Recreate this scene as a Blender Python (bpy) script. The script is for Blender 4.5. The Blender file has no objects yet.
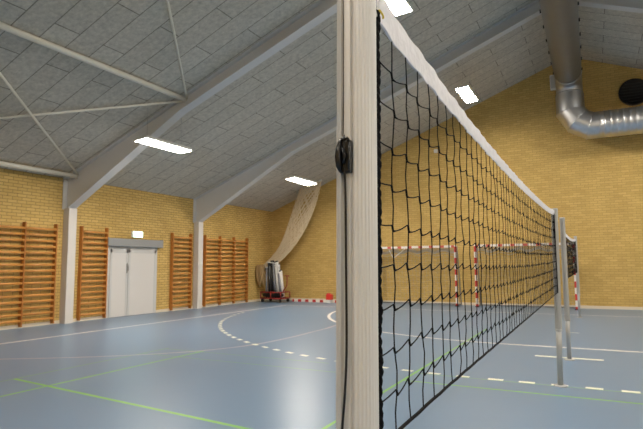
import bpy, bmesh, math, random
from mathutils import Vector, Matrix
random.seed(7)
PI = math.pi
scene = bpy.context.scene
COL = scene.collection

# ------------------------------------------------------------------ hall dimensions (metres, camera at X=0 Y=0)
XL, XR = -12.48, 11.65          # long walls
YB, YF = -6.4, 19.31            # end walls
ZE = 3.847                      # eaves
XM = -0.415                     # ridge line
ZR = 8.578                      # ridge height
SL = (ZR - ZE) / (XM - XL)      # roof slope
NX = -0.393                     # line of the volleyball nets
def roof(x): return ZR - SL * abs(x - XM)

# ------------------------------------------------------------------ materials
def nodes(name):
    m = bpy.data.materials.new(name); m.use_nodes = True
    nt = m.node_tree; b = nt.nodes['Principled BSDF']
    return m, nt, b
def rgb(c): return (c[0], c[1], c[2], 1)
def mat(name, c, rough=.5, metal=0.0, noise=0.0, scale=20, bump=0.0, spec=.5):
    m, nt, b = nodes(name)
    b.inputs['Roughness'].default_value = rough
    b.inputs['Metallic'].default_value = metal
    b.inputs['Specular IOR Level'].default_value = spec
    b.inputs['Base Color'].default_value = rgb(c)
    if noise or bump:
        tc = nt.nodes.new('ShaderNodeTexCoord'); n = nt.nodes.new('ShaderNodeTexNoise')
        n.inputs['Scale'].default_value = scale; n.inputs['Detail'].default_value = 4
        nt.links.new(tc.outputs['Object'], n.inputs['Vector'])
        if noise:
            r = nt.nodes.new('ShaderNodeMixRGB')
            r.inputs[1].default_value = rgb([x * (1 - noise) for x in c])
            r.inputs[2].default_value = rgb([min(1, x * (1 + noise)) for x in c])
            nt.links.new(n.outputs['Fac'], r.inputs[0]); nt.links.new(r.outputs[0], b.inputs['Base Color'])
        if bump:
            bp = nt.nodes.new('ShaderNodeBump'); bp.inputs['Strength'].default_value = bump
            bp.inputs['Distance'].default_value = .01
            nt.links.new(n.outputs['Fac'], bp.inputs['Height']); nt.links.new(bp.outputs[0], b.inputs['Normal'])
    return m
def emit(name, c, s):
    m, nt, b = nodes(name)
    b.inputs['Base Color'].default_value = rgb(c)
    b.inputs['Emission Color'].default_value = rgb(c); b.inputs['Emission Strength'].default_value = s
    return m
def math_node(nt, op, a=None, b=None):
    n = nt.nodes.new('ShaderNodeMath'); n.operation = op
    for i, v in enumerate((a, b)):
        if v is None: continue
        if isinstance(v, (int, float)): n.inputs[i].default_value = v
        else: nt.links.new(v, n.inputs[i])
    return n.outputs[0]
def brick_mat(name, axis, mortar=(.34, .225, .08)):
    """yellow stock brick; axis = world axis that runs along the wall"""
    m, nt, b = nodes(name)
    tc = nt.nodes.new('ShaderNodeTexCoord'); sp = nt.nodes.new('ShaderNodeSeparateXYZ')
    cb = nt.nodes.new('ShaderNodeCombineXYZ'); nt.links.new(tc.outputs['Object'], sp.inputs[0])
    nt.links.new(sp.outputs[axis], cb.inputs[0]); nt.links.new(sp.outputs['Z'], cb.inputs[1])
    br = nt.nodes.new('ShaderNodeTexBrick'); nt.links.new(cb.outputs[0], br.inputs['Vector'])
    br.inputs['Scale'].default_value = 1; br.inputs['Brick Width'].default_value = .24
    br.inputs['Row Height'].default_value = .08; br.inputs['Mortar Size'].default_value = .007
    br.inputs['Mortar Smooth'].default_value = .3; br.inputs['Bias'].default_value = 0
    br.inputs['Color1'].default_value = rgb((.545, .365, .11)); br.inputs['Color2'].default_value = rgb((.64, .44, .15))
    br.inputs['Mortar'].default_value = rgb(mortar)
    n = nt.nodes.new('ShaderNodeTexNoise'); n.inputs['Scale'].default_value = 1.3; n.inputs['Detail'].default_value = 5
    nt.links.new(tc.outputs['Object'], n.inputs['Vector'])
    mx = nt.nodes.new('ShaderNodeMixRGB'); mx.blend_type = 'MULTIPLY'; mx.inputs[0].default_value = 1
    rp = nt.nodes.new('ShaderNodeValToRGB'); rp.color_ramp.elements[0].position = .3; rp.color_ramp.elements[1].position = .7
    rp.color_ramp.elements[0].color = (.9, .89, .86, 1); rp.color_ramp.elements[1].color = (1.05, 1.05, 1.05, 1)
    nt.links.new(n.outputs['Fac'], rp.inputs[0]); nt.links.new(br.outputs['Color'], mx.inputs[1]); nt.links.new(rp.outputs[0], mx.inputs[2])
    nt.links.new(mx.outputs[0], b.inputs['Base Color'])
    bp = nt.nodes.new('ShaderNodeBump'); bp.inputs['Strength'].default_value = .35; bp.inputs['Distance'].default_value = .01
    bp.invert = True
    nt.links.new(br.outputs['Fac'], bp.inputs['Height']); nt.links.new(bp.outputs[0], b.inputs['Normal'])
    b.inputs['Roughness'].default_value = .8
    return m
def panel_mat():
    """wood wool acoustic boards, long side up the slope"""
    m, nt, b = nodes('wood_wool_boards')
    tc = nt.nodes.new('ShaderNodeTexCoord'); sp = nt.nodes.new('ShaderNodeSeparateXYZ'); nt.links.new(tc.outputs['Object'], sp.inputs[0])
    x = math_node(nt, 'ABSOLUTE', math_node(nt, 'SUBTRACT', sp.outputs['X'], XM))
    cb = nt.nodes.new('ShaderNodeCombineXYZ')
    nt.links.new(math_node(nt, 'ADD', x, 1.755), cb.inputs[0]); nt.links.new(math_node(nt, 'ADD', sp.outputs['Y'], 10.03), cb.inputs[1])
    br = nt.nodes.new('ShaderNodeTexBrick'); nt.links.new(cb.outputs[0], br.inputs['Vector'])
    br.inputs['Scale'].default_value = 1; br.inputs['Brick Width'].default_value = 1.86
    br.inputs['Row Height'].default_value = .5; br.inputs['Mortar Size'].default_value = .011
    br.inputs['Mortar Smooth'].default_value = .2; br.inputs['Bias'].default_value = 0
    br.inputs['Color1'].default_value = rgb((.545, .51, .445)); br.inputs['Color2'].default_value = rgb((.60, .565, .495))
    br.inputs['Mortar'].default_value = rgb((.27, .25, .215))
    n = nt.nodes.new('ShaderNodeTexNoise'); n.inputs['Scale'].default_value = 11; n.inputs['Detail'].default_value = 8
    n.inputs['Roughness'].default_value = .75
    nt.links.new(tc.outputs['Object'], n.inputs['Vector'])
    rp = nt.nodes.new('ShaderNodeValToRGB'); rp.color_ramp.elements[0].position = .3; rp.color_ramp.elements[1].position = .7
    rp.color_ramp.elements[0].color = (.70, .70, .70, 1); rp.color_ramp.elements[1].color = (1.18, 1.18, 1.18, 1)
    nt.links.new(n.outputs['Fac'], rp.inputs[0])
    mx = nt.nodes.new('ShaderNodeMixRGB'); mx.blend_type = 'MULTIPLY'; mx.inputs[0].default_value = 1
    nt.links.new(br.outputs['Color'], mx.inputs[1]); nt.links.new(rp.outputs[0], mx.inputs[2]); nt.links.new(mx.outputs[0], b.inputs['Base Color'])
    bp = nt.nodes.new('ShaderNodeBump'); bp.inputs['Strength'].default_value = .4; bp.inputs['Distance'].default_value = .01; bp.invert = True
    nt.links.new(br.outputs['Fac'], bp.inputs['Height']); nt.links.new(bp.outputs[0], b.inputs['Normal'])
    b.inputs['Roughness'].default_value = .9; b.inputs['Specular IOR Level'].default_value = .2
    return m
def stripe_mat(name, axis, period, offset=0.0, c1=(.55, .035, .03), c2=(.78, .74, .70), duty=.5):
    m, nt, b = nodes(name)
    tc = nt.nodes.new('ShaderNodeTexCoord'); sp = nt.nodes.new('ShaderNodeSeparateXYZ'); nt.links.new(tc.outputs['Object'], sp.inputs[0])
    f = math_node(nt, 'FRACT', math_node(nt, 'DIVIDE', math_node(nt, 'ADD', sp.outputs[axis], 100 * period + offset), period))
    s = math_node(nt, 'LESS_THAN', f, duty)
    mx = nt.nodes.new('ShaderNodeMixRGB'); mx.inputs[1].default_value = rgb(c2); mx.inputs[2].default_value = rgb(c1)
    nt.links.new(s, mx.inputs[0]); nt.links.new(mx.outputs[0], b.inputs['Base Color']); b.inputs['Roughness'].default_value = .45
    return m
def floor_mat():
    m, nt, b = nodes('sports_floor_blue')
    tc = nt.nodes.new('ShaderNodeTexCoord'); n = nt.nodes.new('ShaderNodeTexNoise'); n.inputs['Scale'].default_value = .7; n.inputs['Detail'].default_value = 6
    nt.links.new(tc.outputs['Object'], n.inputs['Vector'])
    mx = nt.nodes.new('ShaderNodeMixRGB'); mx.inputs[1].default_value = rgb((.15, .235, .355)); mx.inputs[2].default_value = rgb((.163, .25, .372))
    nt.links.new(n.outputs['Fac'], mx.inputs[0]); nt.links.new(mx.outputs[0], b.inputs['Base Color'])
    b.inputs['Roughness'].default_value = .32
    b.inputs['Specular IOR Level'].default_value = .29
    return m

M = dict(
    floor=floor_mat(), brick_x=brick_mat('yellow_brick_end', 'X', (.42, .28, .09)), brick_y=brick_mat('yellow_brick_side_dimmed', 'Y', (.25, .165, .055)), boards=panel_mat(),  # same brick; side mortar darkened to paint in the left wall's dimmer light
    base=mat('white_skirting', (.70, .62, .50), .5), frame=mat('white_painted_steel', (.62, .62, .62), .5, noise=.03, scale=3),
    clad=mat('white_column_cladding', (.66, .63, .60), .5, noise=.03, scale=3),
    tube=mat('cream_painted_tube', (.76, .73, .64), .45), door=mat('white_door_paint', (.66, .64, .63), .4, noise=.02, scale=2),
    doorframe=mat('pale_grey_frame', (.57, .57, .57), .45), track=mat('grey_track_cover', (.30, .31, .32), .45, metal=.2),
    steel=mat('brushed_steel', (.5, .5, .5), .35, 1), wood=mat('varnished_pine', (.46, .175, .035), .38, noise=.18, scale=6),
    wood2=mat('varnished_pine_rung', (.60, .27, .06), .35, noise=.15, scale=8),
    white=mat('white_plastic', (.75, .74, .72), .4), housing=mat('lamp_housing', (.6, .6, .58), .5), wire=mat('suspension_wire', (.3, .3, .3), .4, 1),
    lamp=emit('lamp_diffuser', (1.0, .91, .78), 66), exit=emit('exit_sign_face', (.62, 1.0, .78), 3.2), green=mat('sign_green', (.02, .35, .12), .5),
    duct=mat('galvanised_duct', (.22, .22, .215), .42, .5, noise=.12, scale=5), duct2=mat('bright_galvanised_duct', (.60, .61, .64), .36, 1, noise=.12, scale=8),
    black=mat('black_plastic', (.006, .006, .007), .28), dark=mat('dark_grille', (.012, .012, .014), .6),
    alu=mat('anodised_aluminium', (.70, .685, .665), .42, .15, noise=.03, scale=30), alu2=mat('dull_aluminium', (.48, .48, .47), .42, .5),
    cord=mat('black_net_cord', (.003, .003, .004), .8, spec=.15), tape=mat('white_net_tape', (.78, .77, .80), .75, noise=.12, scale=28, bump=.9),
    rope=mat('white_cord', (.7, .68, .62), .8), yellow=mat('yellow_tie', (.75, .55, .05), .6),
    divider=mat('cream_divider_netting', (.78, .66, .46), .85), tail=mat('brown_net_bundle', (.36, .24, .11), .9),
    red=mat('red_paint', (.27, .022, .016), .45, noise=.1, scale=10), redp=mat('red_plastic', (.62, .03, .02), .4),
    polew=mat('white_pole', (.72, .71, .70), .4), poleg=mat('grey_pole', (.26, .27, .30), .4, .4), poleb=mat('black_pole', (.012, .012, .014), .5),
    goalnet=mat('pale_goal_net', (.42, .39, .34), .9), rubber=mat('black_rubber', (.02, .02, .02), .7),
    line_w=mat('white_court_paint', (.80, .76, .72), .4), line_c=mat('cream_court_paint', (.85, .84, .68), .4), line_g=mat('green_court_paint', (.22, .50, .09), .4),
    line_g2=mat('worn_green_court_paint', (.20, .36, .22), .4), line_p=mat('worn_pink_court_paint', (.52, .44, .46), .4),
)
M['stripe_z'] = stripe_mat('red_white_post_stripes', 'Z', .4, .1)
M['stripe_x'] = stripe_mat('red_white_bar_stripes', 'X', .4, .05, c1=(.58, .10, .08), duty=.36)
M['stripe_b'] = stripe_mat('red_white_floor_bar_stripes', 'X', .335, .03, duty=.46)

# ------------------------------------------------------------------ mesh helpers
class MB:
    def __init__(s): s.bm = bmesh.new()
    def box(s, x0, x1, y0, y1, z0, z1, bev=0):
        r = bmesh.ops.create_cube(s.bm, size=1)
        bmesh.ops.scale(s.bm, vec=(abs(x1 - x0), abs(y1 - y0), abs(z1 - z0)), verts=r['verts'])
        bmesh.ops.translate(s.bm, vec=((x0 + x1) / 2, (y0 + y1) / 2, (z0 + z1) / 2), verts=r['verts'])
        if bev:
            ed = list({e for v in r['verts'] for e in v.link_edges})
            bmesh.ops.bevel(s.bm, geom=ed, offset=bev, segments=2, affect='EDGES', profile=.5)
        return s
    def poly(s, pts):
        s.bm.faces.new([s.bm.verts.new(p) for p in pts]); return s
    def prism(s, pts, d):
        """closed polygon pts (3D, coplanar) extruded by vector d"""
        d = Vector(d); a = [s.bm.verts.new(p) for p in pts]; b = [s.bm.verts.new(Vector(p) + d) for p in pts]
        n = len(pts); s.bm.faces.new(a); s.bm.faces.new(b[::-1])
        for i in range(n): s.bm.faces.new((a[i], b[i], b[(i + 1) % n], a[(i + 1) % n]))
        return s
    def tube(s, pts, r, n=8, cap=True, smooth=True):
        pts = [Vector(p) for p in pts]; k = len(pts)
        rad = r if isinstance(r, (list, tuple)) else [r] * k
        t = [(pts[min(i + 1, k - 1)] - pts[max(i - 1, 0)]).normalized() for i in range(k)]
        u = Vector((0, 0, 1)) if abs(t[0].z) < .9 else Vector((1, 0, 0))
        u = (u - t[0] * u.dot(t[0])).normalized(); rings = []
        for i in range(k):
            u = (u - t[i] * u.dot(t[i]))
            u = u.normalized() if u.length > 1e-6 else t[i].orthogonal().normalized()
            w = t[i].cross(u)
            rings.append([s.bm.verts.new(pts[i] + (u * math.cos(2 * PI * j / n) + w * math.sin(2 * PI * j / n)) * rad[i]) for j in range(n)])
        for i in range(k - 1):
            for j in range(n):
                f = s.bm.faces.new((rings[i][j], rings[i][(j + 1) % n], rings[i + 1][(j + 1) % n], rings[i + 1][j])); f.smooth = smooth
        if cap: s.bm.faces.new(rings[0][::-1]); s.bm.faces.new(rings[-1])
        return s
    def lathe(s, prof, c=(0, 0, 0), n=24, smooth=True):
        """prof: (radius, z) pairs about a vertical axis at c"""
        R = [[s.bm.verts.new((c[0] + r * math.cos(2 * PI * j / n), c[1] + r * math.sin(2 * PI * j / n), c[2] + z)) for j in range(n)] for r, z in prof]
        for i in range(len(R) - 1):
            for j in range(n):
                f = s.bm.faces.new((R[i][j], R[i][(j + 1) % n], R[i + 1][(j + 1) % n], R[i + 1][j])); f.smooth = smooth
        s.bm.faces.new(R[0][::-1]); s.bm.faces.new(R[-1]); return s
    def xform(s, m): bmesh.ops.transform(s.bm, matrix=m, verts=s.bm.verts); return s
    def build(s, name, material, parent=None, label=None):
        bmesh.ops.recalc_face_normals(s.bm, faces=s.bm.faces)
        me = bpy.data.meshes.new(name); s.bm.to_mesh(me); s.bm.free()
        me.materials.append(material)
        o = bpy.data.objects.new(name, me); COL.objects.link(o)
        if parent is not None:
            o.parent = parent
            o.matrix_parent_inverse = Matrix.Translation(-world_loc(parent))
        if label: o['label'] = label
        return o
def world_loc(o):
    v = Vector(o.location); p = o.parent
    return v
def tag(o, label, cat, group=None):
    o['label'] = label; o['category'] = cat
    if group: o['group'] = group
    return o
def thing(name, label, cat, loc, group=None):
    """Empty at the thing's base; its parts are modelled in hall coordinates and parented to it"""
    o = bpy.data.objects.new(name, None); COL.objects.link(o); o.location = loc; o.empty_display_size = .1
    return tag(o, label, cat, group)
def struct(o): o['kind'] = 'structure'; return o

# ------------------------------------------------------------------ the hall
fl = struct(MB().box(XL - .3, XR + .3, YB - .3, YF + .3, -.2, 0).build('floor', M['floor']))
T = .25
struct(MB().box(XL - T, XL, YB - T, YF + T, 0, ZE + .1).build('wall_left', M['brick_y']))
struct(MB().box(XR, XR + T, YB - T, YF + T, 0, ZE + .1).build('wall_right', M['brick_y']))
def gable(y0, y1):
    return MB().prism([(XL, y0, 0), (XR, y0, 0), (XR, y0, ZE + .05), (XM, y0, ZR + .05), (XL, y0, ZE + .05)], (0, y1 - y0, 0))
struct(gable(YF, YF + T).build('wall_far', M['brick_x']))
struct(gable(YB - T, YB).build('wall_back', M['brick_x']))
def roof_slab(m, xa, xb):
    za, zb = roof(xa), roof(xb)
    m.prism([(xa, YB - T, za), (xb, YB - T, zb), (xb, YB - T, zb + .3), (xa, YB - T, za + .3)], (0, YF - YB + 2 * T, 0))
mb = MB(); roof_slab(mb, XL - T, XM); roof_slab(mb, XM, XR + T)
struct(mb.build('ceiling', M['boards']))
# skirting
mb = MB()
for a, b in ((YB, 9.08), (9.31, 10.5), (12.47, 14.21), (14.44, YF)): mb.box(XL, XL + .022, a, b, 0, .085)
struct(mb.build('baseboard_left', M['base']))
struct(MB().box(XL + .022, XR, YF - .022, YF, 0, .095).build('baseboard_far', M['base']))

# ------------------------------------------------------------------ painted court lines (thin layers of the floor)
Z0 = .0006
def strip(m, pts, w, z=Z0):
    """flat painted band of width w along pts"""
    pts = [Vector((p[0], p[1])) for p in pts]; L = []; R = []
    for i, p in enumerate(pts):
        t = (pts[min(i + 1, len(pts) - 1)] - pts[max(i - 1, 0)]).normalized(); nrm = Vector((-t.y, t.x)) * w / 2
        L.append(m.bm.verts.new((p.x + nrm.x, p.y + nrm.y, z))); R.append(m.bm.verts.new((p.x - nrm.x, p.y - nrm.y, z)))
    for i in range(len(pts) - 1): m.bm.faces.new((R[i], R[i + 1], L[i + 1], L[i]))
def area_path(rad, xl, xr, y, a0=0.0):
    """goal area outline: quarter circle, straight, quarter circle, in front of a goal on line y"""
    P = []
    n = 90
    for i in range(n + 1):
        a = PI - a0 - (PI / 2 - a0) * 0 + (i / n) * (PI / 2 + a0) if False else PI + (i / n) * (PI / 2)
        P.append((xl + rad * math.cos(a), y + rad * math.sin(a)))
    for i in range(n + 1):
        a = 1.5 * PI + (i / n) * (PI / 2); P.append((xr + rad * math.cos(a), y + rad * math.sin(a)))
    return P
mb = MB(); strip(mb, [(-10.22, YB + .6), (-10.22, 16.75)], .085); strip(mb, [(9.4, YB + .6), (9.4, 16.75)], .07)
strip(mb, [(-10.255, 16.78), (9.435, 16.78)], .07)
mb.build('boundary_line', M['line_w'], fl, 'white painted boundary lines of the court')
mb = MB(); strip(mb, area_path(6.15, -1.35, .5, 16.36), .09, .0008); mb.build('goal_area_line', M['line_w'], fl, 'solid white curved goal area line')
def dashed(path, dash, gap, w, z, m):
    # walk along the path
    seg = []; acc = 0; on = True; need = dash; cur = [path[0]]
    for a, b in zip(path, path[1:]):
        a = Vector(a); b = Vector(b); L = (b - a).length; pos = 0
        if L < 1e-9: continue
        while L - pos > need:
            pos += need; p = a + (b - a) * (pos / L)
            if on: cur.append(tuple(p)); seg.append(cur)
            on = not on; need = dash if on else gap; cur = [tuple(p)]
        need -= L - pos; cur.append(tuple(b))
    for s_ in seg: strip(m, s_, w, z)
mb = MB(); P9 = [p for p in area_path(8.95, -1.27, .5, 16.0) if -9.95 < p[0] < 9.3]
PA = [p for p in P9 if p[0] <= -1.271]; PB = [p for p in P9 if p[0] >= -1.271]
dashed(PA, .17, .22, .085, .001, mb); dashed(PB, .187, .185, .085, .001, mb)
mb.build('free_throw_line', M['line_c'], fl, 'dashed cream free throw line curving across the court')
mb = MB(); strip(mb, [(-.90, 9.13), (.07, 9.13)], .09); strip(mb, [(-.50, 12.46), (-.33, 12.46)], .06)
mb.build('penalty_mark', M['line_c'], fl, 'short cream penalty line between the net posts')
mb = MB()
for x0, y0, x1, y1, w in ((-6.07, YB + 1, -6.07, 7.2, .045), (-6.86, 4.37, -2.2, 3.93, .05),
                          (-2.225, 3.92, -2.225, 12.4, .036), (-2.225, 6.5, 3.0, 6.5, .04)):
    strip(mb, [(x0, y0), (x1, y1)], w, .0004)
mb.build('badminton_line', M['line_g'], fl, 'bright green badminton court lines')
mb = MB()
for x0, y0, x1, y1, w in ((-6.86, YB + 1, -6.86, 7.2, .045), (-6.86, 7.13, -3.6, 7.13, .035), (-6.86, 6.58, -3.2, 6.58, .035), (-2.2, 7.0, 3.0, 7.0, .04)):
    strip(mb, [(x0, y0), (x1, y1)], w, .0002)
mb.build('worn_line', M['line_g2'], fl, 'faint worn green court lines')
mb = MB(); 
arc = [(-9.35, 4.75), (-8.9, 4.98), (-8.536, 5.19), (-7.88, 5.6), (-7.25, 6.06), (-6.7, 6.55), (-6.2, 7.12), (-5.85, 7.75), (-5.66, 8.4), (-5.58, 9.3), (-5.59, 10.2), (-5.62, 11.2), (-5.8, 12.3), (-6.15, 13.2)]
def smooth_path(P, n=8):
    out = []
    for i in range(len(P) - 1):
        p0 = Vector(P[max(i - 1, 0)]); p1 = Vector(P[i]); p2 = Vector(P[i + 1]); p3 = Vector(P[min(i + 2, len(P) - 1)])
        for k in range(n):
            t = k / n
            out.append(.5 * ((2 * p1) + (p2 - p0) * t + (2 * p0 - 5 * p1 + 4 * p2 - p3) * t * t + (3 * p1 - p0 - 3 * p2 + p3) * t ** 3))
    out.append(Vector(P[-1])); return out
strip(mb, smooth_path(arc), .055, .0003); mb.build('three_point_line', M['line_p'], fl, 'faded pink curved line on the blue floor')

# ------------------------------------------------------------------ portal frames
def frame_mesh(y, m_raft, m_col, m_clad, sides=(-1, 1)):
    """I-section legs and rafters with haunches, web in the X-Z plane"""
    w = .25; ya, yb = y - w / 2, y + w / 2; yc = y
    for sgn in sides:
        def X(x): return x if sgn < 0 else 2 * XM - x
        xo = XL + .002
        ztop = roof(xo)
        inner = [(-12.25, 3.03), (-8.45, 5.10), (XM, ZR - .345)]
        top = [(XM, ZR - .004), (xo, ztop - .004)]
        # web
        web = [(X(xo), yc - .007, 3.0), (X(-12.25), yc - .007, 3.0)] + [(X(px), yc - .007, pz) for px, pz in inner] + [(X(px), yc - .007, pz) for px, pz in top]
        m_raft.prism(web, (0, .014, 0))
        # bottom flange
        for (xa, za), (xb, zb) in zip(inner, inner[1:]):
            t = .022
            m_raft.prism([(X(xa), ya, za), (X(xb), ya, zb), (X(xb), ya, zb + t), (X(xa), ya, za + t)], (0, w, 0))
        # top flange under the boards
        t = .02
        m_raft.prism([(X(xo), ya, ztop - .004 - t), (X(XM), ya, ZR - .004 - t), (X(XM), ya, ZR - .004), (X(xo), ya, ztop - .004)], (0, w, 0))
        # wall flange above the cladding
        a, b = sorted((X(xo), X(xo + .02)))
        m_col.box(a, b, ya, yb, 3.0, ztop - .03)
        # boxed column below
        a, b = sorted((X(xo), X(-12.25)))
        m_clad.box(a, b, y - .075, y + .165, 0, 3.03, .006)
def portal(y, label):
    t = thing('roof_frame', label, 'roof frame', (XL + .12, y, 0), 'white steel roof frames')
    r, c, k = MB(), MB(), MB(); frame_mesh(y, r, c, k)
    r.build('rafter', M['frame'], t); c.build('wall_flange', M['frame'], t); k.build('column', M['clad'], t, 'white boxed column')
    return t
F1, F2, F0 = 9.15, 14.28, 4.05
portal(F1, 'white steel roof frame on the column left of the white double door')
portal(F2, 'white steel roof frame on the column right of the white double door')
r, c, k = MB(), MB(), MB(); frame_mesh(F0, r, c, k)
o = struct(r.build('trim_1', M['frame'])); c.build('wall_flange', M['frame'], o); k.build('column', M['clad'], o)

# wind bracing under the boards (the bay in front of the first frame, and the next)
def bar(name, a, b, r, label, cat, group, n=12):
    return tag(MB().tube([a, b], r, n).build(name, M['tube']), label, cat, group)
fy = F1 - .007
def on_web(x, below): return Vector((x, fy, roof(x) - below))
nd = on_web(-8.36, .072); ev = on_web(-12.1, .14)
bar('bracing_tube', (-8.36, F0 + .007, nd.z), nd, .058, 'thick cream tube under the ceiling boards, ending at the middle of the rafter', 'bracing tube', 'cream roof bracing')
bar('bracing_tube', (ev.x, F0 + .007, ev.z + .02), (ev.x, ev.y, ev.z + .02), .058, 'cream tube along the top of the left wall, ending at the column head', 'bracing tube', 'cream roof bracing')
bar('bracing_rod', (ev.x, F0 + .007, ev.z + .03), nd + Vector((-.03, 0, -.03)), .026, 'thin cream rod crossing below the thick tube to the middle of the rafter', 'bracing rod', 'cream roof bracing', 8)
bar('bracing_rod', (-8.36, F0 + .007, nd.z - .07), ev + Vector((.05, 0, .06)), .026, 'thin cream rod running down to the head of the left column', 'bracing rod', 'cream roof bracing', 8)
bar('bracing_rod', on_web(-4.65, .05) + Vector((0, -(F1 - F0) + .014, 0)), nd + Vector((.05, 0, .02)), .026, 'thin cream rod running up from the rafter to the top of the photo', 'bracing rod', 'cream roof bracing', 8)

# ------------------------------------------------------------------ sliding double door
dr = struct(MB().box(XL, XL + .03, 10.52, 12.46, 0, 2.075).build('door_1', M['doorframe']))
for ya, yb in ((10.60, 11.26), (11.275, 12.39)):
    lf = MB().box(XL + .02, XL + .052, ya, yb, .012, 1.985, .004).build('door_leaf', M['door'], dr)
    for s_ in (ya, yb - .075): MB().box(XL + .04, XL + .056, s_, s_ + .075, .012, 1.985, .003).build('door_stile', M['doorframe'], lf)
    MB().box(XL + .04, XL + .056, ya, yb, 1.88, 1.985, .003).build('door_rail', M['doorframe'], lf)
hd = MB(); hd.box(XL + .05, XL + .085, 11.205, 11.25, 1.28, 1.58, .005); hd.tube([(XL + .11, 11.228, 1.34), (XL + .11, 11.228, 1.52)], .012)
hd.tube([(XL + .07, 11.228, 1.36), (XL + .11, 11.228, 1.36)], .008); hd.tube([(XL + .07, 11.228, 1.50), (XL + .11, 11.228, 1.50)], .008)
hd.build('door_handle', M['steel'], dr)
tr = thing('track_cover', 'grey metal track box above the white double door', 'track cover', (XL + .08, 11.6, 2.07))
MB().box(XL + .004, XL + .16, 10.44, 12.57, 2.07, 2.30, .008).build('cover', M['track'], tr)
for y in (10.44, 12.57): MB().box(XL + .004, XL + .165, y - .012, y + .012, 2.06, 2.315, .003).build('end_plate', M['track'], tr)
ex = thing('exit_sign', 'lit white and green exit sign on the brick above the double door', 'exit sign', (XL + .04, 11.65, 2.36))
MB().box(XL, XL + .07, 11.40, 11.80, 2.36, 2.555, .006).build('housing', M['white'], ex)
MB().box(XL + .066, XL + .074, 11.415, 11.785, 2.374, 2.541, .002).build('lit_panel', M['exit'], ex)

# ------------------------------------------------------------------ wall bars
def wall_bars(ys, label, z1=2.59):
    t = thing('wall_bars', label, 'wall bars', (XL + .06, (ys[0] + ys[-1]) / 2, 0), 'wooden wall bars along the left wall')
    for y in ys:
        MB().box(XL, XL + .13, y - .018, y + .018, .03, z1, .006).build('upright', M['wood'], t)
    for a, b in zip(ys, ys[1:]):
        n = 16; z = .16
        for i in range(n):
            zz = .17 + i * .151; x = XL + (.10 if i < n - 1 else .135)
            # oval rung
            m = MB().tube([(0, a + .015, 0), (0, b - .015, 0)], 1, 10)
            m.xform(Matrix.Translation((x, 0, zz)) @ Matrix.Diagonal((.018, 1, .032, 1)))
            m.build('rung', M['wood2'], t)
    return t
wall_bars([7.13, 7.98, 8.83], 'wooden wall bars at the left edge of the photo, left of the first column')
wall_bars([9.60, 10.44], 'narrow wooden wall bars between the first column and the double door')
wall_bars([13.09, 13.99], 'narrow wooden wall bars right of the double door, left of the second column')
wall_bars([14.74, 15.60, 16.46, 17.32], 'wide wooden wall bars of three bays right of the second column')

# ------------------------------------------------------------------ hanging lamps
def lamp(x, y, z, label):
    t = thing('hanging_light', label, 'light', (x, y, z), 'long bright hanging lights')
    L, w = 1.45, .34
    tilt = Matrix.Translation((x, y, z)) @ Matrix.Rotation(math.radians(-4 if x < XM else 4), 4, 'Y')
    m = MB(); m.box(-w / 2 - .02, w / 2 + .02, -L / 2 - .02, L / 2 + .02, .004, .075, .01); m.xform(tilt); m.build('housing', M['housing'], t)
    m = MB(); m.box(-w / 2, w / 2, -L / 2, L / 2, -.006, .006); m.xform(tilt); m.build('diffuser', M['lamp'], t, 'glowing white diffuser')
    for dy in (-.55, .55):
        MB().tube([(x, y + dy, z + .06), (x, y + dy, roof(x) + .01)], .003, 6).build('suspension_wire', M['wire'], t)
lamp(-8.86, 9.02, 4.30, 'long glowing light overlapping the first white rafter, left of the volleyball post')
lamp(-8.62, 15.16, 4.30, 'long glowing light above the gathered divider net')
lamp(-3.18, 9.12, 6.60, 'glowing light at the top edge behind the near end of the net tape')
lamp(-3.14, 15.72, 6.60, 'glowing light near the far brick wall, seen just right of the net tape')
for x, z in ((-3.18, 6.6),):
    for y in (2.9, -3.3): lamp(x, y, z, 'long glowing light hung beyond the edge of the photo')
for x, z in ((2 * XM + 8.86, 4.3), (2 * XM + 3.18, 6.6)):
    for y in (-3.3, 2.9, 9.1, 15.5): lamp(x, y, z, 'long glowing light hung beyond the edge of the photo')

# ------------------------------------------------------------------ ventilation duct
dt = thing('ventilation_duct', 'big round metal duct running under the ridge, dropping and turning right along the far wall', 'duct', (XM, 18.35, 5.9))
RD, ZD, YD, ZX = .395, 7.50, 18.45, 5.86
RX = .425
XD = -.40
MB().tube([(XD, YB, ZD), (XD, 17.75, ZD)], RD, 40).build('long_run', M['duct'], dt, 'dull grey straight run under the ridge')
def elbow(c, a, b, rc, n):
    """mitred bend: centre c, unit vectors a (start from c) and b (end from c)"""
    a, b, c = Vector(a), Vector(b), Vector(c)
    return [c + a * rc * math.cos(i / n * PI / 2) + b * rc * math.sin(i / n * PI / 2) for i in range(n + 1)]
def mitre(pts, r, n=40):
    """tube whose rings lie in the mitre planes of a polyline"""
    m = MB(); pts = [Vector(p) for p in pts]; d = [(pts[i + 1] - pts[i]).normalized() for i in range(len(pts) - 1)]
    u = d[0].orthogonal().normalized(); w = d[0].cross(u)
    ring = [pts[0] + (u * math.cos(2 * PI * j / n) + w * math.sin(2 * PI * j / n)) * r for j in range(n)]
    prev = [m.bm.verts.new(p) for p in ring]
    for i in range(1, len(pts)):
        nr = (d[i - 1] + d[i]).normalized() if i < len(d) else d[-1]
        ring = [p + d[i - 1] * ((pts[i] - p).dot(nr) / d[i - 1].dot(nr)) for p in ring]
        # separate vertices per segment keep the mitre edges crisp
        cur = [m.bm.verts.new(p) for p in ring]
        for j in range(n):
            f = m.bm.faces.new((prev[j], prev[(j + 1) % n], cur[(j + 1) % n], cur[j])); f.smooth = True
        prev = [m.bm.verts.new(p) for p in ring]
    return m
rc = .46
e1 = elbow((XD, YD - rc, ZD - rc), (0, 0, 1), (0, 1, 0), rc, 4)
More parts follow.
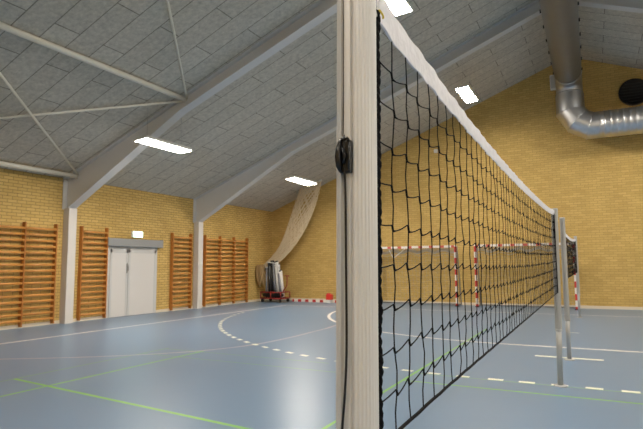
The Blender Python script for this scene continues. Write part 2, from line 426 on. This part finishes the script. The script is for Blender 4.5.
mitre([(XD, 17.70, ZD)] + e1 + [(XD, YD, 6.93)], RD).build('upper_elbow', M['duct2'], dt)
m = MB()
for a, b in (((XD, YD, 7.02), (XD, YD, 6.93)), ((XD, 17.66, ZD), (XD, 17.80, ZD))): m.tube([a, b], RD + .014, 40)
m.build('joint_band', M['duct2'], dt)
e2 = [Vector((XD + a, YD, ZX + b)) for a, b in ((0, .546), (.20, .20), (.546, 0))]
mitre([(XD, YD, 6.95)] + e2 + [(XD + .85, YD, ZX)], RX).build('lower_elbow', M['duct2'], dt)
m = MB(); pts = []; rr = []
for q0, q, q1 in zip(([(XD, YD, 6.95)] + e2), e2, e2[1:] + [Vector((XD + .85, YD, ZX))]):
    d = (Vector(q1) - Vector(q0)).normalized(); m.tube([q - d * .012, q + d * .012], (RX + .006) / math.cos(PI / 12), 40)
x = XD + .80
while x < 9.0:
    for dx, rad in ((0, RX), (.135, RX), (.145, RX + .010), (.160, RX + .010), (.17, RX)): pts.append((x + dx, YD, ZX)); rr.append(rad)
    x += .1705
m.tube(pts, rr, 36); m.build('ribbed_run', M['duct2'], dt, 'shiny ribbed run along the far wall')
for i in range(8):
    y = 11.2 + i * .92
    for sx in (-1, 1):
        m = MB(); xx = XD + sx * RD
        m.tube([(xx - sx * .02, y, ZD), (xx + sx * .03, y, ZD)], [.035, .05], 12); m.build('air_nozzle', M['black'], dt)
m = MB()
for y in (2.0, F0, F1, F2):
    for sx in (-1, 1): m.tube([(XD + sx * .2, y, ZD + .32), (XD + sx * .2, y, roof(XD + sx * .2) + .01)], .008, 6)
for X in (2.0, 5.0): m.tube([(X, YD + .3, ZX + .1), (X, YF + .02, ZX + .1)], .015, 6)
m.build('hanger', M['steel'], dt)
# round dark vent, speaker box and sensor on the far wall
vt = thing('round_vent', 'big round black vent opening high on the far brick wall', 'vent', (1.47, YF, 6.72))
m = MB(); m.lathe([(.44, 0), (.44, .10), (.40, .12), (.385, .06), (.01, .055)], n=40); m.xform(Matrix.Translation((1.47, YF, 7.0)) @ Matrix.Rotation(PI / 2, 4, 'X')); m.build('rim', M['dark'], vt)
m = MB()
for i in range(-3, 4):
    h = math.sqrt(.385 ** 2 - (i * .1) ** 2); m.box(1.47 - h, 1.47 + h, YF - .10, YF - .06, 7.0 + i * .1 - .012, 7.0 + i * .1 + .012)
m.build('grille', M['dark'], vt)
sp = thing('wall_speaker', 'small white upright box on the far wall left of the duct', 'speaker', (-.90, YF, 7.5))
MB().box(-1.0, -.80, YF - .14, YF, 7.46, 7.98, .015).build('housing', M['white'], sp)
MB().box(-.98, -.82, YF - .146, YF - .13, 7.50, 7.94, .004).build('front', mat('speaker_cloth', (.55, .54, .5), .9), sp)
se = thing('motion_sensor', 'tiny white sensor on the far wall seen through the net', 'sensor', (-5.08, YF, 5.7))
MB().box(-5.16, -5.02, YF - .06, YF, 5.70, 5.84, .015).build('housing', M['white'], se)
m = MB(); m.lathe([(.05, 0), (.045, .03), (.02, .05)], n=16); m.xform(Matrix.Translation((-5.09, YF - .055, 5.77)) @ Matrix.Rotation(PI / 2, 4, 'X')); m.build('lens', M['white'], se)

# ------------------------------------------------------------------ volleyball posts
SLOT = -PI / 2 - .32
def profile(rad, slot=True, n=132):
    """extruded round section with fine ridges and a cord slot on the back (-Y)"""
    P = []
    for i in range(n):
        a = -PI / 2 + 2 * PI * i / n
        d = abs((a - SLOT + PI) % (2 * PI) - PI)      # angle from the slot
        r = rad
        if slot and d < .07: r = rad - .016
        elif slot and d < .42: r = rad + .0006
        elif slot and d < .52: r = rad - .006
        else: r = rad - (.0009 if i % 4 < 2 else 0)
        P.append((r * math.cos(a), r * math.sin(a)))
    return P
LEAN, ZL = .028, 2.0      # the near post leans slightly towards the net
def lean(m, k=LEAN, kx=0.0):
    sh = Matrix.Identity(4); sh[1][2] = k; sh[1][3] = -k * ZL; sh[0][2] = kx; sh[0][3] = -kx * ZL
    return m.xform(sh)
def post(y, top, label, base_ring=True, sleeve=None, near=False, kx=0.0):
    k = LEAN if near else 0
    t = thing('net_post', label, 'volleyball post', (NX - kx * ZL, y - k * ZL, 0), 'aluminium volleyball posts')
    alu = M['alu'] if near else M['alu2']
    z0 = sleeve if sleeve else 0.0
    m = MB(); pr = profile(.039); m.prism([(NX + px, y + py, z0) for px, py in pr], (0, 0, top - z0)); lean(m, k, kx).build('outer_profile', alu, t)
    if sleeve:
        lean(MB().lathe([(.032, 0), (.032, sleeve + .2)], (NX, y, 0), 28), k, kx).build('inner_pole', alu, t)
        lean(MB().lathe([(.0402, sleeve - .01), (.0402, sleeve + .012)], (NX, y, 0), 28), k, kx).build('collar', alu, t)
    lean(MB().lathe([(.041, top - .002), (.041, top + .012), (.034, top + .02), (.004, top + .022)], (NX, y, 0), 28), k, kx).build('cap', M['alu2'], t)
    lean(MB().lathe([(.078, 0), (.078, .006), (.07, .012), (.042, .014)], (NX, y, 0), 32), k, kx).build('floor_plate', M['alu2'], t)
    return t
PY = .915
p1 = post(PY, 2.34, 'near silver volleyball post with the black cleat, the tall post in the foreground', sleeve=.70, near=True)
p2 = post(7.02, 2.125, 'silver volleyball post at the far end of the foreground net', sleeve=.66, kx=.014)
p3 = post(8.94, 2.165, 'silver volleyball post standing just behind the far post of the foreground net', sleeve=.60)
p4 = post(15.93, 2.20, 'thin grey volleyball post farthest away, near the goal by the far wall', sleeve=.62)
# black cleat and cord on the near post
cx, cy = NX + .039 * math.cos(SLOT) + .0075, PY + .039 * math.sin(SLOT)
DZ = -.013
sx, sy = NX + .039 * math.cos(SLOT), PY + .039 * math.sin(SLOT)
cl = thing('cord_cleat', 'black plastic cord cleat clamped on the near volleyball post', 'cleat', (cx, cy, 1.64))
m = MB(); m.box(cx - .0105, cx + .0125, cy - .012, cy + .004, 1.643, 1.706, .004); lean(m.xform(Matrix.Translation((0, 0, DZ)))).build('body', M['black'], cl)
m = MB(); pts = [(cx - .007, cy - .010, 1.646), (cx - .0085, cy - .016, 1.656), (cx - .009, cy - .018, 1.672), (cx - .0085, cy - .016, 1.688), (cx - .008, cy - .011, 1.700), (cx - .006, cy - .008, 1.709)]
m.tube(pts, [.003, .0055, .0062, .0058, .005, .003], 12); lean(m.xform(Matrix.Translation((0, 0, DZ)))).build('lever', M['black'], cl)
m = MB(); m.tube([(cx + .010, cy - .013, 1.648), (cx + .011, cy - .0135, 1.70)], .0018, 8); m.tube([(cx - .006, cy - .012, 1.704), (cx + .008, cy - .012, 1.7085), (cx + .010, cy - .012, 1.704)], .0025, 8)
m.tube([(cx - .0, cy - .014, 1.66), (cx + .004, cy - .017, 1.675), (cx - .002, cy - .016, 1.69)], .003, 8); lean(m.xform(Matrix.Translation((0, 0, DZ)))).build('wire_bail', M['black'], cl)
m = MB(); pts = smooth_path([(sx + .0012, sy + .0038, 2.335), (sx + .0012, sy + .0038, 2.0), (sx + .001, sy + .003, 1.72), (cx - .001, cy - .009, 1.70), (cx + .0, cy - .012, 1.65), (cx + .001, cy - .007, 1.60), (cx + .002, cy - .006, 1.45), (cx + .004, cy - .008, 1.32), (cx + .001, cy - .008, 1.24), (cx - .005, cy - .009, 1.16), (cx - .009, cy - .010, 1.05), (cx - .008, cy - .009, .8), (cx - .004, cy - .006, .55)], 8)
tag(lean(m.tube(pts, .0022, 8)).build('tension_cord', M['black']), 'thin black cord running down the slot of the near post', 'cord')

# ------------------------------------------------------------------ volleyball nets
def lerp(tab, y):
    if y <= tab[0][0]: return tab[0][1]
    for (a, za), (b, zb) in zip(tab, tab[1:]):
        if y <= b: t = (y - a) / (b - a); return za + (zb - za) * t
    return tab[-1][1]
def catmull(tab):
    P = smooth_path([Vector((a, b)) for a, b in tab], 12); return [(p.x, p.y) for p in P]
def net(name_label, y0, y1, top, low, bot, step, rows, ya, yb, r, seg_detail, post_a, post_b, k0=0.0):
    def LY(y, z): return y + k0 * (z - ZL) * max(0, 1 - (y - y0) / 3.0)
    """top/low/bot: edge heights along Y (tape top, tape underside, bottom cord)"""
    top, low, bot = catmull(top), catmull(low), catmull(bot)
    t = thing('volleyball_net', name_label, 'volleyball net', (NX, (y0 + y1) / 2, 1.1), 'volleyball nets')
    rnd = random.Random(5)
    n = int(round((y1 - y0) / step)); Y = [y0 + (y1 - y0) * k / n for k in range(n + 1)]
    node = {}
    for k in range(n + 1):
        for j in range(rows + 1):
            zt, zb = lerp(low, Y[k]) + .004, lerp(bot, Y[k])
            a = 0 if k in (0, n) or j in (0, rows) else 1
            zz = zt + (zb - zt) * j / rows; node[k, j] = Vector((NX + a * rnd.uniform(-.0035, .0035), LY(Y[k], zz) + a * rnd.uniform(-.0035, .0035), zt + (zb - zt) * j / rows + a * rnd.uniform(-.0035, .0035)))
    m = MB()
    for k in range(1, n):
        P = []
        for j in range(rows + 1):
            p = node[k, j]
            P.append(p)
            if j < rows:
                q = node[k, j + 1]; P.append(p.lerp(q, .5) + Vector((rnd.uniform(-.003, .003), rnd.uniform(-.002, .002), 0)))
        m.tube(P, r, 5, cap=False)
    drop = .008
    for j in range(1, rows):
        P = []; R = []
        for k in range(n):
            a, b = node[k, j], node[k + 1, j]
            for f, dz in seg_detail:
                P.append(a.lerp(b, f) + Vector((0, 0, dz * (1 if 0 < k else .6)))); R.append(r * (1.75 if f < .04 or f > .96 else 1))
        m.tube(P, R, 5, cap=False)
    m.build('netting', M['cord'], t, 'black square knotted netting')
    # white tape
    m = MB(); N = 160; ring = []
    for i in range(N + 1):
        y = ya + (yb - ya) * i / N; zt, zl = lerp(top, y), lerp(low, y)
        wob = .0022 * math.sin(i * 1.7) + .0014 * math.sin(i * .63 + 1)
        h = .0022 + .0008 * math.sin(i * 1.1)
        cs = [(-h, zl), (-h - .001, (zl + zt) / 2), (-h * .8, zt - .0015), (0, zt), (h * .8, zt - .0015), (h + .001, (zl + zt) / 2), (h, zl), (0, zl - .001)]
        ring.append([m.bm.verts.new((NX + wob + a, y, z + .0004 * math.sin(i * 2.3))) for a, z in cs])
    for i in range(N):
        for j in range(8):
            m.bm.faces.new((ring[i][j], ring[i][(j + 1) % 8], ring[i + 1][(j + 1) % 8], ring[i + 1][j]))
    m.bm.faces.new(ring[0]); m.bm.faces.new(ring[-1][::-1])
    m.build('top_tape', M['tape'], t, 'white tape along the top edge')
    # bottom cord and side ropes (twisted)
    def rope(P, rad, name, twist=True):
        P = [Vector(p) for p in P]
        m = MB(); m.tube(P, rad, 7)
        m.build(name, M['cord'], t)
    L = 90; rope([(NX + .001 * math.sin(i * 2), LY(y0 + (y1 - y0) * i / L, 1.1), lerp(bot, y0 + (y1 - y0) * i / L)) for i in range(L + 1)], .0042, 'bottom_cord')
    m = MB(); zt, zb = lerp(low, y0) + .02, lerp(bot, y0); L = 150
    for ph in (0, PI):
        m.tube([(NX + .0026 * math.cos(i * .95 + ph) + .0010 * math.sin(i * .37), y0 + .004 + .0026 * math.sin(i * .95 + ph) + .0012 * math.sin(i * .31), zt + (zb - zt) * i / L) for i in range(L + 1)],
               [.0047 + .0014 * ((i * 7919) % 5) / 5 for i in range(L + 1)], 6)
    lean(m, k0).build('side_rope', M['cord'], t)
    m = MB().box(NX - .006, NX + .006, y1 - .035, y1 + .01, lerp(bot, y1) - .01, lerp(low, y1) + .02, .003); m.build('side_band', M['cord'], t)
    # ties to the posts
    m = MB()
    for yq, yp, zs in ((y0, post_a, (lerp(bot, y0),)), (y1, post_b, (lerp(bot, y1), lerp(low, y1) - .01))):
        for z in zs: m.tube([(NX, LY(yq, z), z), (NX, LY(yp, z), z)], .003, 6)
    m.build('tie_cord', M['rope'], t)
    return t
SEG = [(0.0, -.003), (.03, -.008), (.25, -.0065), (.5, -.0025), (.75, .0035), (.9, .0075), (.97, .008)]
net('foreground volleyball net with black mesh and white tape, stretched from the near post',
    1.022, 6.93,
    [(1.0, 2.066), (1.2, 2.054), (1.6, 2.033), (2.0, 2.018), (2.6, 2.008), (3.4, 2.008), (4.4, 2.022), (5.6, 2.052), (6.4, 2.083), (6.95, 2.118)],
    [(1.0, 2.003), (1.1, 1.986), (1.3, 1.98), (1.6, 1.969), (2.2, 1.955), (3.0, 1.950), (4.0, 1.957), (5.6, 1.995), (6.4, 2.027), (6.95, 2.058)],
    [(1.0, 1.100), (1.6, 1.109), (3.0, 1.113), (5.0, 1.116), (6.95, 1.12)],
    0.1, 10, 1.032, 6.985, .0016, SEG, PY + .036, 7.02 - .036, LEAN)
net('small volleyball net hanging behind the far post of the foreground net',
    9.05, 15.83,
    [(8.98, 2.02), (10, 1.99), (12, 2.0), (14, 2.06), (15.9, 2.14)], [(8.98, 1.96), (10, 1.93), (12, 1.94), (14, 2.0), (15.9, 2.08)],
    [(8.98, 1.22), (12, 1.22), (15.9, 1.23)], .1, 9, 8.985, 15.89, .0022, [(0, -.006), (.5, 0), (.97, .006)], 8.94 + .036, 15.93 - .036)
# fittings at the near end of the tape
hk = thing('tape_pulley', 'dark metal pulley and hook between the near post and the white tape', 'pulley', (NX, PY + .018 + .06, 2.03))
m = MB(); m.tube([(NX - .006, PY + .018 + .055, 2.035), (NX + .006, PY + .018 + .055, 2.035)], .013, 16); m.build('wheel', M['dark'], hk)
m = MB(); m.box(NX - .009, NX - .006, PY + .018 + .035, PY + .018 + .075, 2.014, 2.054, .001); m.box(NX + .006, NX + .009, PY + .018 + .035, PY + .018 + .075, 2.014, 2.054, .001); m.build('cheek_plate', M['poleg'], hk)
m = MB(); m.tube(smooth_path([(NX, PY + .018 + .038, 2.008), (NX + .002, PY + .018 + .07, 2.012), (NX, PY + .018 + .10, 1.995), (NX - .002, PY + .018 + .12, 1.975)], 6), .0028, 8); m.build('white_loop', M['rope'], hk)
m = MB(); m.tube(smooth_path([(NX + .009, PY + .105, 2.014), (NX + .012, PY + .118, 2.006), (NX + .009, PY + .126, 2.004)], 5), .0022, 8); m.build('yellow_tie', M['yellow'], hk)

# ------------------------------------------------------------------ handball goals by the far wall
def goal(xa, xb, label):
    yf, yb_, zt = 18.60, 19.26, 2.15; s = .08
    t = thing('handball_goal', label, 'goal', ((xa + xb) / 2, yf, 0), 'red and white goals by the far wall')
    for x in (xa, xb): MB().box(x - s / 2, x + s / 2, yf - s / 2, yf + s / 2, 0, zt, .006).build('post', M['stripe_z'], t)
    MB().box(xa + s / 2, xb - s / 2, yf - s / 2, yf + s / 2, zt - s, zt, .006).build('crossbar', M['stripe_x'], t)
    m = MB()
    for x in (xa, xb):
        m.tube([(x, yf, .03), (x, yb_, .03)], .018, 8); m.tube([(x, yb_, .03), (x, yf + .26, zt - .03), (x, yf, zt - .03)], .018, 8)
    m.tube([(xa, yb_, .03), (xb, yb_, .03)], .018, 8); m.build('back_frame', M['poleg'], t)
    for x in (xa, xb): MB().box(x - .06, x + .06, yf - .06, yf + .06, 0, .03, .006).build('foot', M['rubber'], t)
    m = MB(); n = 24
    def back(f, dx=0):   # net profile from crossbar back and down
        P = [(yf + .03, zt - .06), (yf + .15, zt - .24), (yf + .27, zt - .16), (yf + .36, 1.58), (yf + .50, .85), (yb_ - .03, .10)]
        return smooth_path([Vector((a, b)) for a, b in P], 4)
    prof = back(0)
    for i in range(n + 1):
        x = xa + (xb - xa) * i / n
        m.tube([(x, p.x, p.y + .05 * math.sin(i * 1.3) * (1 if 0 < k < len(prof) - 1 else 0)) for k, p in enumerate(prof)], .0028, 4, cap=False)
    for k, p in enumerate(prof):
        m.tube([(xa + (xb - xa) * i / n, p.x, p.y + (.05 * math.sin(i * 1.3) if 0 < k < len(prof) - 1 else 0)) for i in range(n + 1)], 0.009 if k < 11 else .0028, 4, cap=False)
    for x in (xa, xb):
        for i in range(1, 12):
            z = zt * i / 12; ye = yf + .26 + (yb_ - yf - .26) * (1 - z / zt); m.tube([(x, yf, z), (x, ye, z)], .0028, 4, cap=False)
    m.build('goal_net', M['goalnet'], t, 'pale goal netting')
    return t
g1 = goal(-7.50, -4.31, 'left red and white goal by the far wall, partly behind the near post')
MB().tube(smooth_path([(-6.78, 18.55, 2.04), (-6.62, 18.54, 1.75), (-6.46, 18.54, 1.83), (-6.22, 18.54, 2.01), (-6.12, 18.55, 2.10)], 6), .014, 8).build('net_rope', M['polew'], g1, 'white rope hanging in a V below the crossbar')
goal(-3.62, -.52, 'right red and white goal by the far wall, behind the far net posts')

# striped bar on the floor and red box
tag(MB().box(-11.02, -7.55, 18.56, 18.66, 0, .10, .008).build('striped_bar', M['stripe_b']), 'red and white striped bar lying on the floor along the far wall', 'bar')
rb = thing('red_box', 'small red box on a white block standing at the striped bar by the far wall', 'box', (-9.25, 18.42, 0))
MB().box(-9.33, -9.16, 18.33, 18.52, 0, .12, .01).build('white_block', M['polew'], rb)
MB().box(-9.36, -9.13, 18.33, 18.53, .12, .34, .02).build('body', M['redp'], rb)
MB().box(-9.33, -9.22, 18.36, 18.50, .34, .38, .01).build('knob', M['redp'], rb)

# ------------------------------------------------------------------ trolley of poles in the corner
tx0, tx1, ty0, ty1 = -12.06, -11.10, 17.80, 18.50
tr = thing('pole_trolley', 'red metal trolley on castors in the corner, loaded with poles', 'trolley', ((tx0 + tx1) / 2, (ty0 + ty1) / 2, 0))
m = MB()
for z in (.16, .40):
    q = [(tx0, ty0, z), (tx1, ty0, z), (tx1, ty1, z), (tx0, ty1, z), (tx0, ty0, z)]
    for a, b in zip(q, q[1:]): m.tube([a, b], .024, 8)
for x in (tx0, tx1, (tx0 + tx1) / 2):
    for y in (ty0, ty1): m.tube([(x, y, .13), (x, y, .42)], .022, 8)
m.build('frame', M['red'], tr)
MB().box(tx0, tx1, ty0, ty1, .13, .16, .004).build('deck', M['red'], tr)
for x in (tx0 + .06, tx1 - .06):
    for y in (ty0 + .05, ty1 - .05):
        MB().tube([(x, y - .02, .065), (x, y + .02, .065)], .065, 16).build('castor', M['rubber'], tr)
m = MB(); m.tube(smooth_path([(tx1, ty0 + .2, .40), (tx1 + .02, ty0 + .2, .50), (tx1 + .16, ty0 + .2, .68), (tx1 + .17, ty0 + .2, 1.05)], 5), .022, 8)
m.tube([(tx1 + .06, ty0 + .2, 1.06), (tx1 + .28, ty0 + .2, 1.06)], .022, 8); m.build('handle', M['red'], tr)
rnd = random.Random(3)
kinds = ['polew', 'poleg', 'poleb']
labs = {'polew': ('white pole leaning on the red trolley in the corner', 'white poles on the trolley'),
        'poleg': ('grey pole leaning on the red trolley in the corner', 'grey poles on the trolley'),
        'poleb': ('black pole leaning on the red trolley in the corner', 'black poles on the trolley')}
cols = ['polew', 'poleg', 'polew', 'poleb', 'poleg', 'poleb', 'poleg', 'polew', 'poleb', 'poleg', 'poleb', 'polew', 'poleg', 'polew', 'poleb', 'polew', 'poleb', 'polew', 'poleg', 'polew', 'poleb', 'poleg']
rnd.shuffle(cols)
for i, kd in enumerate(cols):
    f = (i + .5) / len(cols); x = tx0 + .07 + f * (tx1 - tx0 - .16); y = 18.09 + .085 * (i % 4)
    topx = -11.95 + .58 * f + rnd.uniform(-.05, .05); h = 1.40 + rnd.uniform(-.12, .2) - (.30 if f > .85 else 0)
    p = thing('pole', labs[kd][0], 'pole', (x, y, .16), labs[kd][1])
    b = Vector((x, y, .165)); tpt = Vector((topx, y, h + .1)); d = (tpt - b)
    MB().tube([b + d * .02, b + d * .985], 0.040 if kd != 'poleb' else .036, 10).build('shaft', M[kd], p)
    MB().tube([b, b + d * .03], .042, 10).build('foot_cap', M['rubber'], p); MB().tube([b + d * .97, b + d], .042, 10).build('end_cap', M['rubber'] if i % 2 else M['polew'], p)
# dark bundle of net on the trolley deck
def strands(m, ring_fn, nu, nv, r, closed=True):
    for i in range(nu):
        for s_ in (1, -1):
            m.tube([ring_fn(2 * PI * (i + s_ * k * .5) / nu, k / nv) for k in range(nv + 1)], r, 4, cap=False)
m = MB()
def bundle(a, v):
    rr = .10 * math.sin(PI * (.08 + .84 * v)) ** .6
    return Vector((-11.55 + (v - .5) * .95, 17.935 + rr * math.cos(a) * .9, .285 + rr * math.sin(a) + .015 * math.sin(9 * v)))
strands(m, bundle, 16, 24, .011)
tag(m.build('net_bundle', M['poleb']), 'black rolled up net lying on the front of the red trolley', 'net')

# ------------------------------------------------------------------ gathered divider net
dn = thing('divider_net', 'cream divider net hanging from the ceiling, gathered in a swoop to the left wall', 'net', (-10.1, 18.3, 4.6))
Rt = smooth_path([Vector(p) for p in ((-9.66, 4.90), (-9.78, 4.36), (-10.02, 3.69), (-10.52, 2.75), (-11.2, 1.96), (-12.20, 1.20))], 12)
Lt = smooth_path([Vector(p) for p in ((-10.55, 4.63), (-10.78, 4.10), (-11.12, 3.20), (-11.48, 2.40), (-11.92, 1.86), (-12.42, 1.46))], 12)
def swoop(dep, wf):
    def fn(a, v):
        i = v * (len(Rt) - 1); k = min(int(i), len(Rt) - 2); f = i - k
        r = Rt[k].lerp(Rt[k + 1], f); l = Lt[k].lerp(Lt[k + 1], f); c = (r + l) / 2; h = (r - l) / 2 * wf
        ple = 1 + .10 * math.sin(7 * a + 3 * v)
        return Vector((c.x + h.x * math.cos(a) * ple, 18.5 + dep * math.sin(a) * ple * (1 - .5 * v), c.y + h.y * math.cos(a) * ple))
    return fn
m = MB(); strands(m, swoop(.24, 1.0), 18, 26, .0125); m.build('netting', M['divider'], dn)
m = MB(); strands(m, swoop(.10, .95), 14, 22, .0125); m.build('inner_fold', M['divider'], dn)
m = MB(); m.tube([(-10.75, 18.5, roof(-10.75) - .055), (-9.6, 18.5, roof(-9.6) - .055)], .045, 12); m.build('ceiling_rail', M['housing'], dn)
def tailf(a, v):
    rr = .17 * (.45 + .9 * math.sin(PI * min(1, .10 + .86 * v)) ** .8) * (1 + .22 * math.sin(5 * a))
    return Vector((-12.29 + .05 * v + min(rr, .2) * math.cos(a) * .85, 18.10 + rr * math.sin(a) * .8, 1.50 - (.78 + .12 * math.sin(3 * a)) * v))
m = MB(); strands(m, tailf, 22, 26, .013); m.build('hanging_tail', M['tail'], dn, 'brown bunched tail of the net against the wall')
m = MB(); m.tube([(-12.47, 18.2, 1.48), (-12.20, 18.25, 1.46)], .02, 8); m.tube([(-12.30, 18.05, 1.44), (-12.05, 18.3, 1.36), (-12.2, 18.5, 1.38)], .02, 8); m.build('tie_band', M['tail'], dn)

# ------------------------------------------------------------------ light, camera
w = bpy.data.worlds.new('World'); scene.world = w; w.use_nodes = True
w.node_tree.nodes['Background'].inputs[0].default_value = (.5, .55, .6, 1); w.node_tree.nodes['Background'].inputs[1].default_value = .02
f, yaw, pit, rol, h = 519.5, .479, .098, .007, 1.461
cam = bpy.data.cameras.new('camera'); co = bpy.data.objects.new('camera', cam); COL.objects.link(co)
cam.sensor_fit = 'HORIZONTAL'; cam.sensor_width = 36; cam.lens = f / 643 * 36; cam.clip_start = .05; cam.clip_end = 200
fwd = Vector((-math.sin(yaw) * math.cos(pit), math.cos(yaw) * math.cos(pit), math.sin(pit)))
right = Vector((math.cos(yaw), math.sin(yaw), 0)); up = right.cross(fwd)
# camera roll
r2 = right * math.cos(rol) - up * math.sin(rol); u2 = right * math.sin(rol) + up * math.cos(rol)
mt = Matrix((r2, u2, -fwd)).transposed().to_4x4(); mt.translation = Vector((0, 0, h)); co.matrix_world = mt
cam.dof.use_dof = True; cam.dof.focus_distance = 1.5; cam.dof.aperture_fstop = 12
scene.camera = co
vs = scene.view_settings; vs.view_transform = 'Standard'; vs.look = 'None'; vs.gamma = 1; vs.use_curve_mapping = False; vs.exposure = 0.86
scene.cycles.use_denoising = True
scene.cycles.max_bounces = 8; scene.cycles.diffuse_bounces = 6
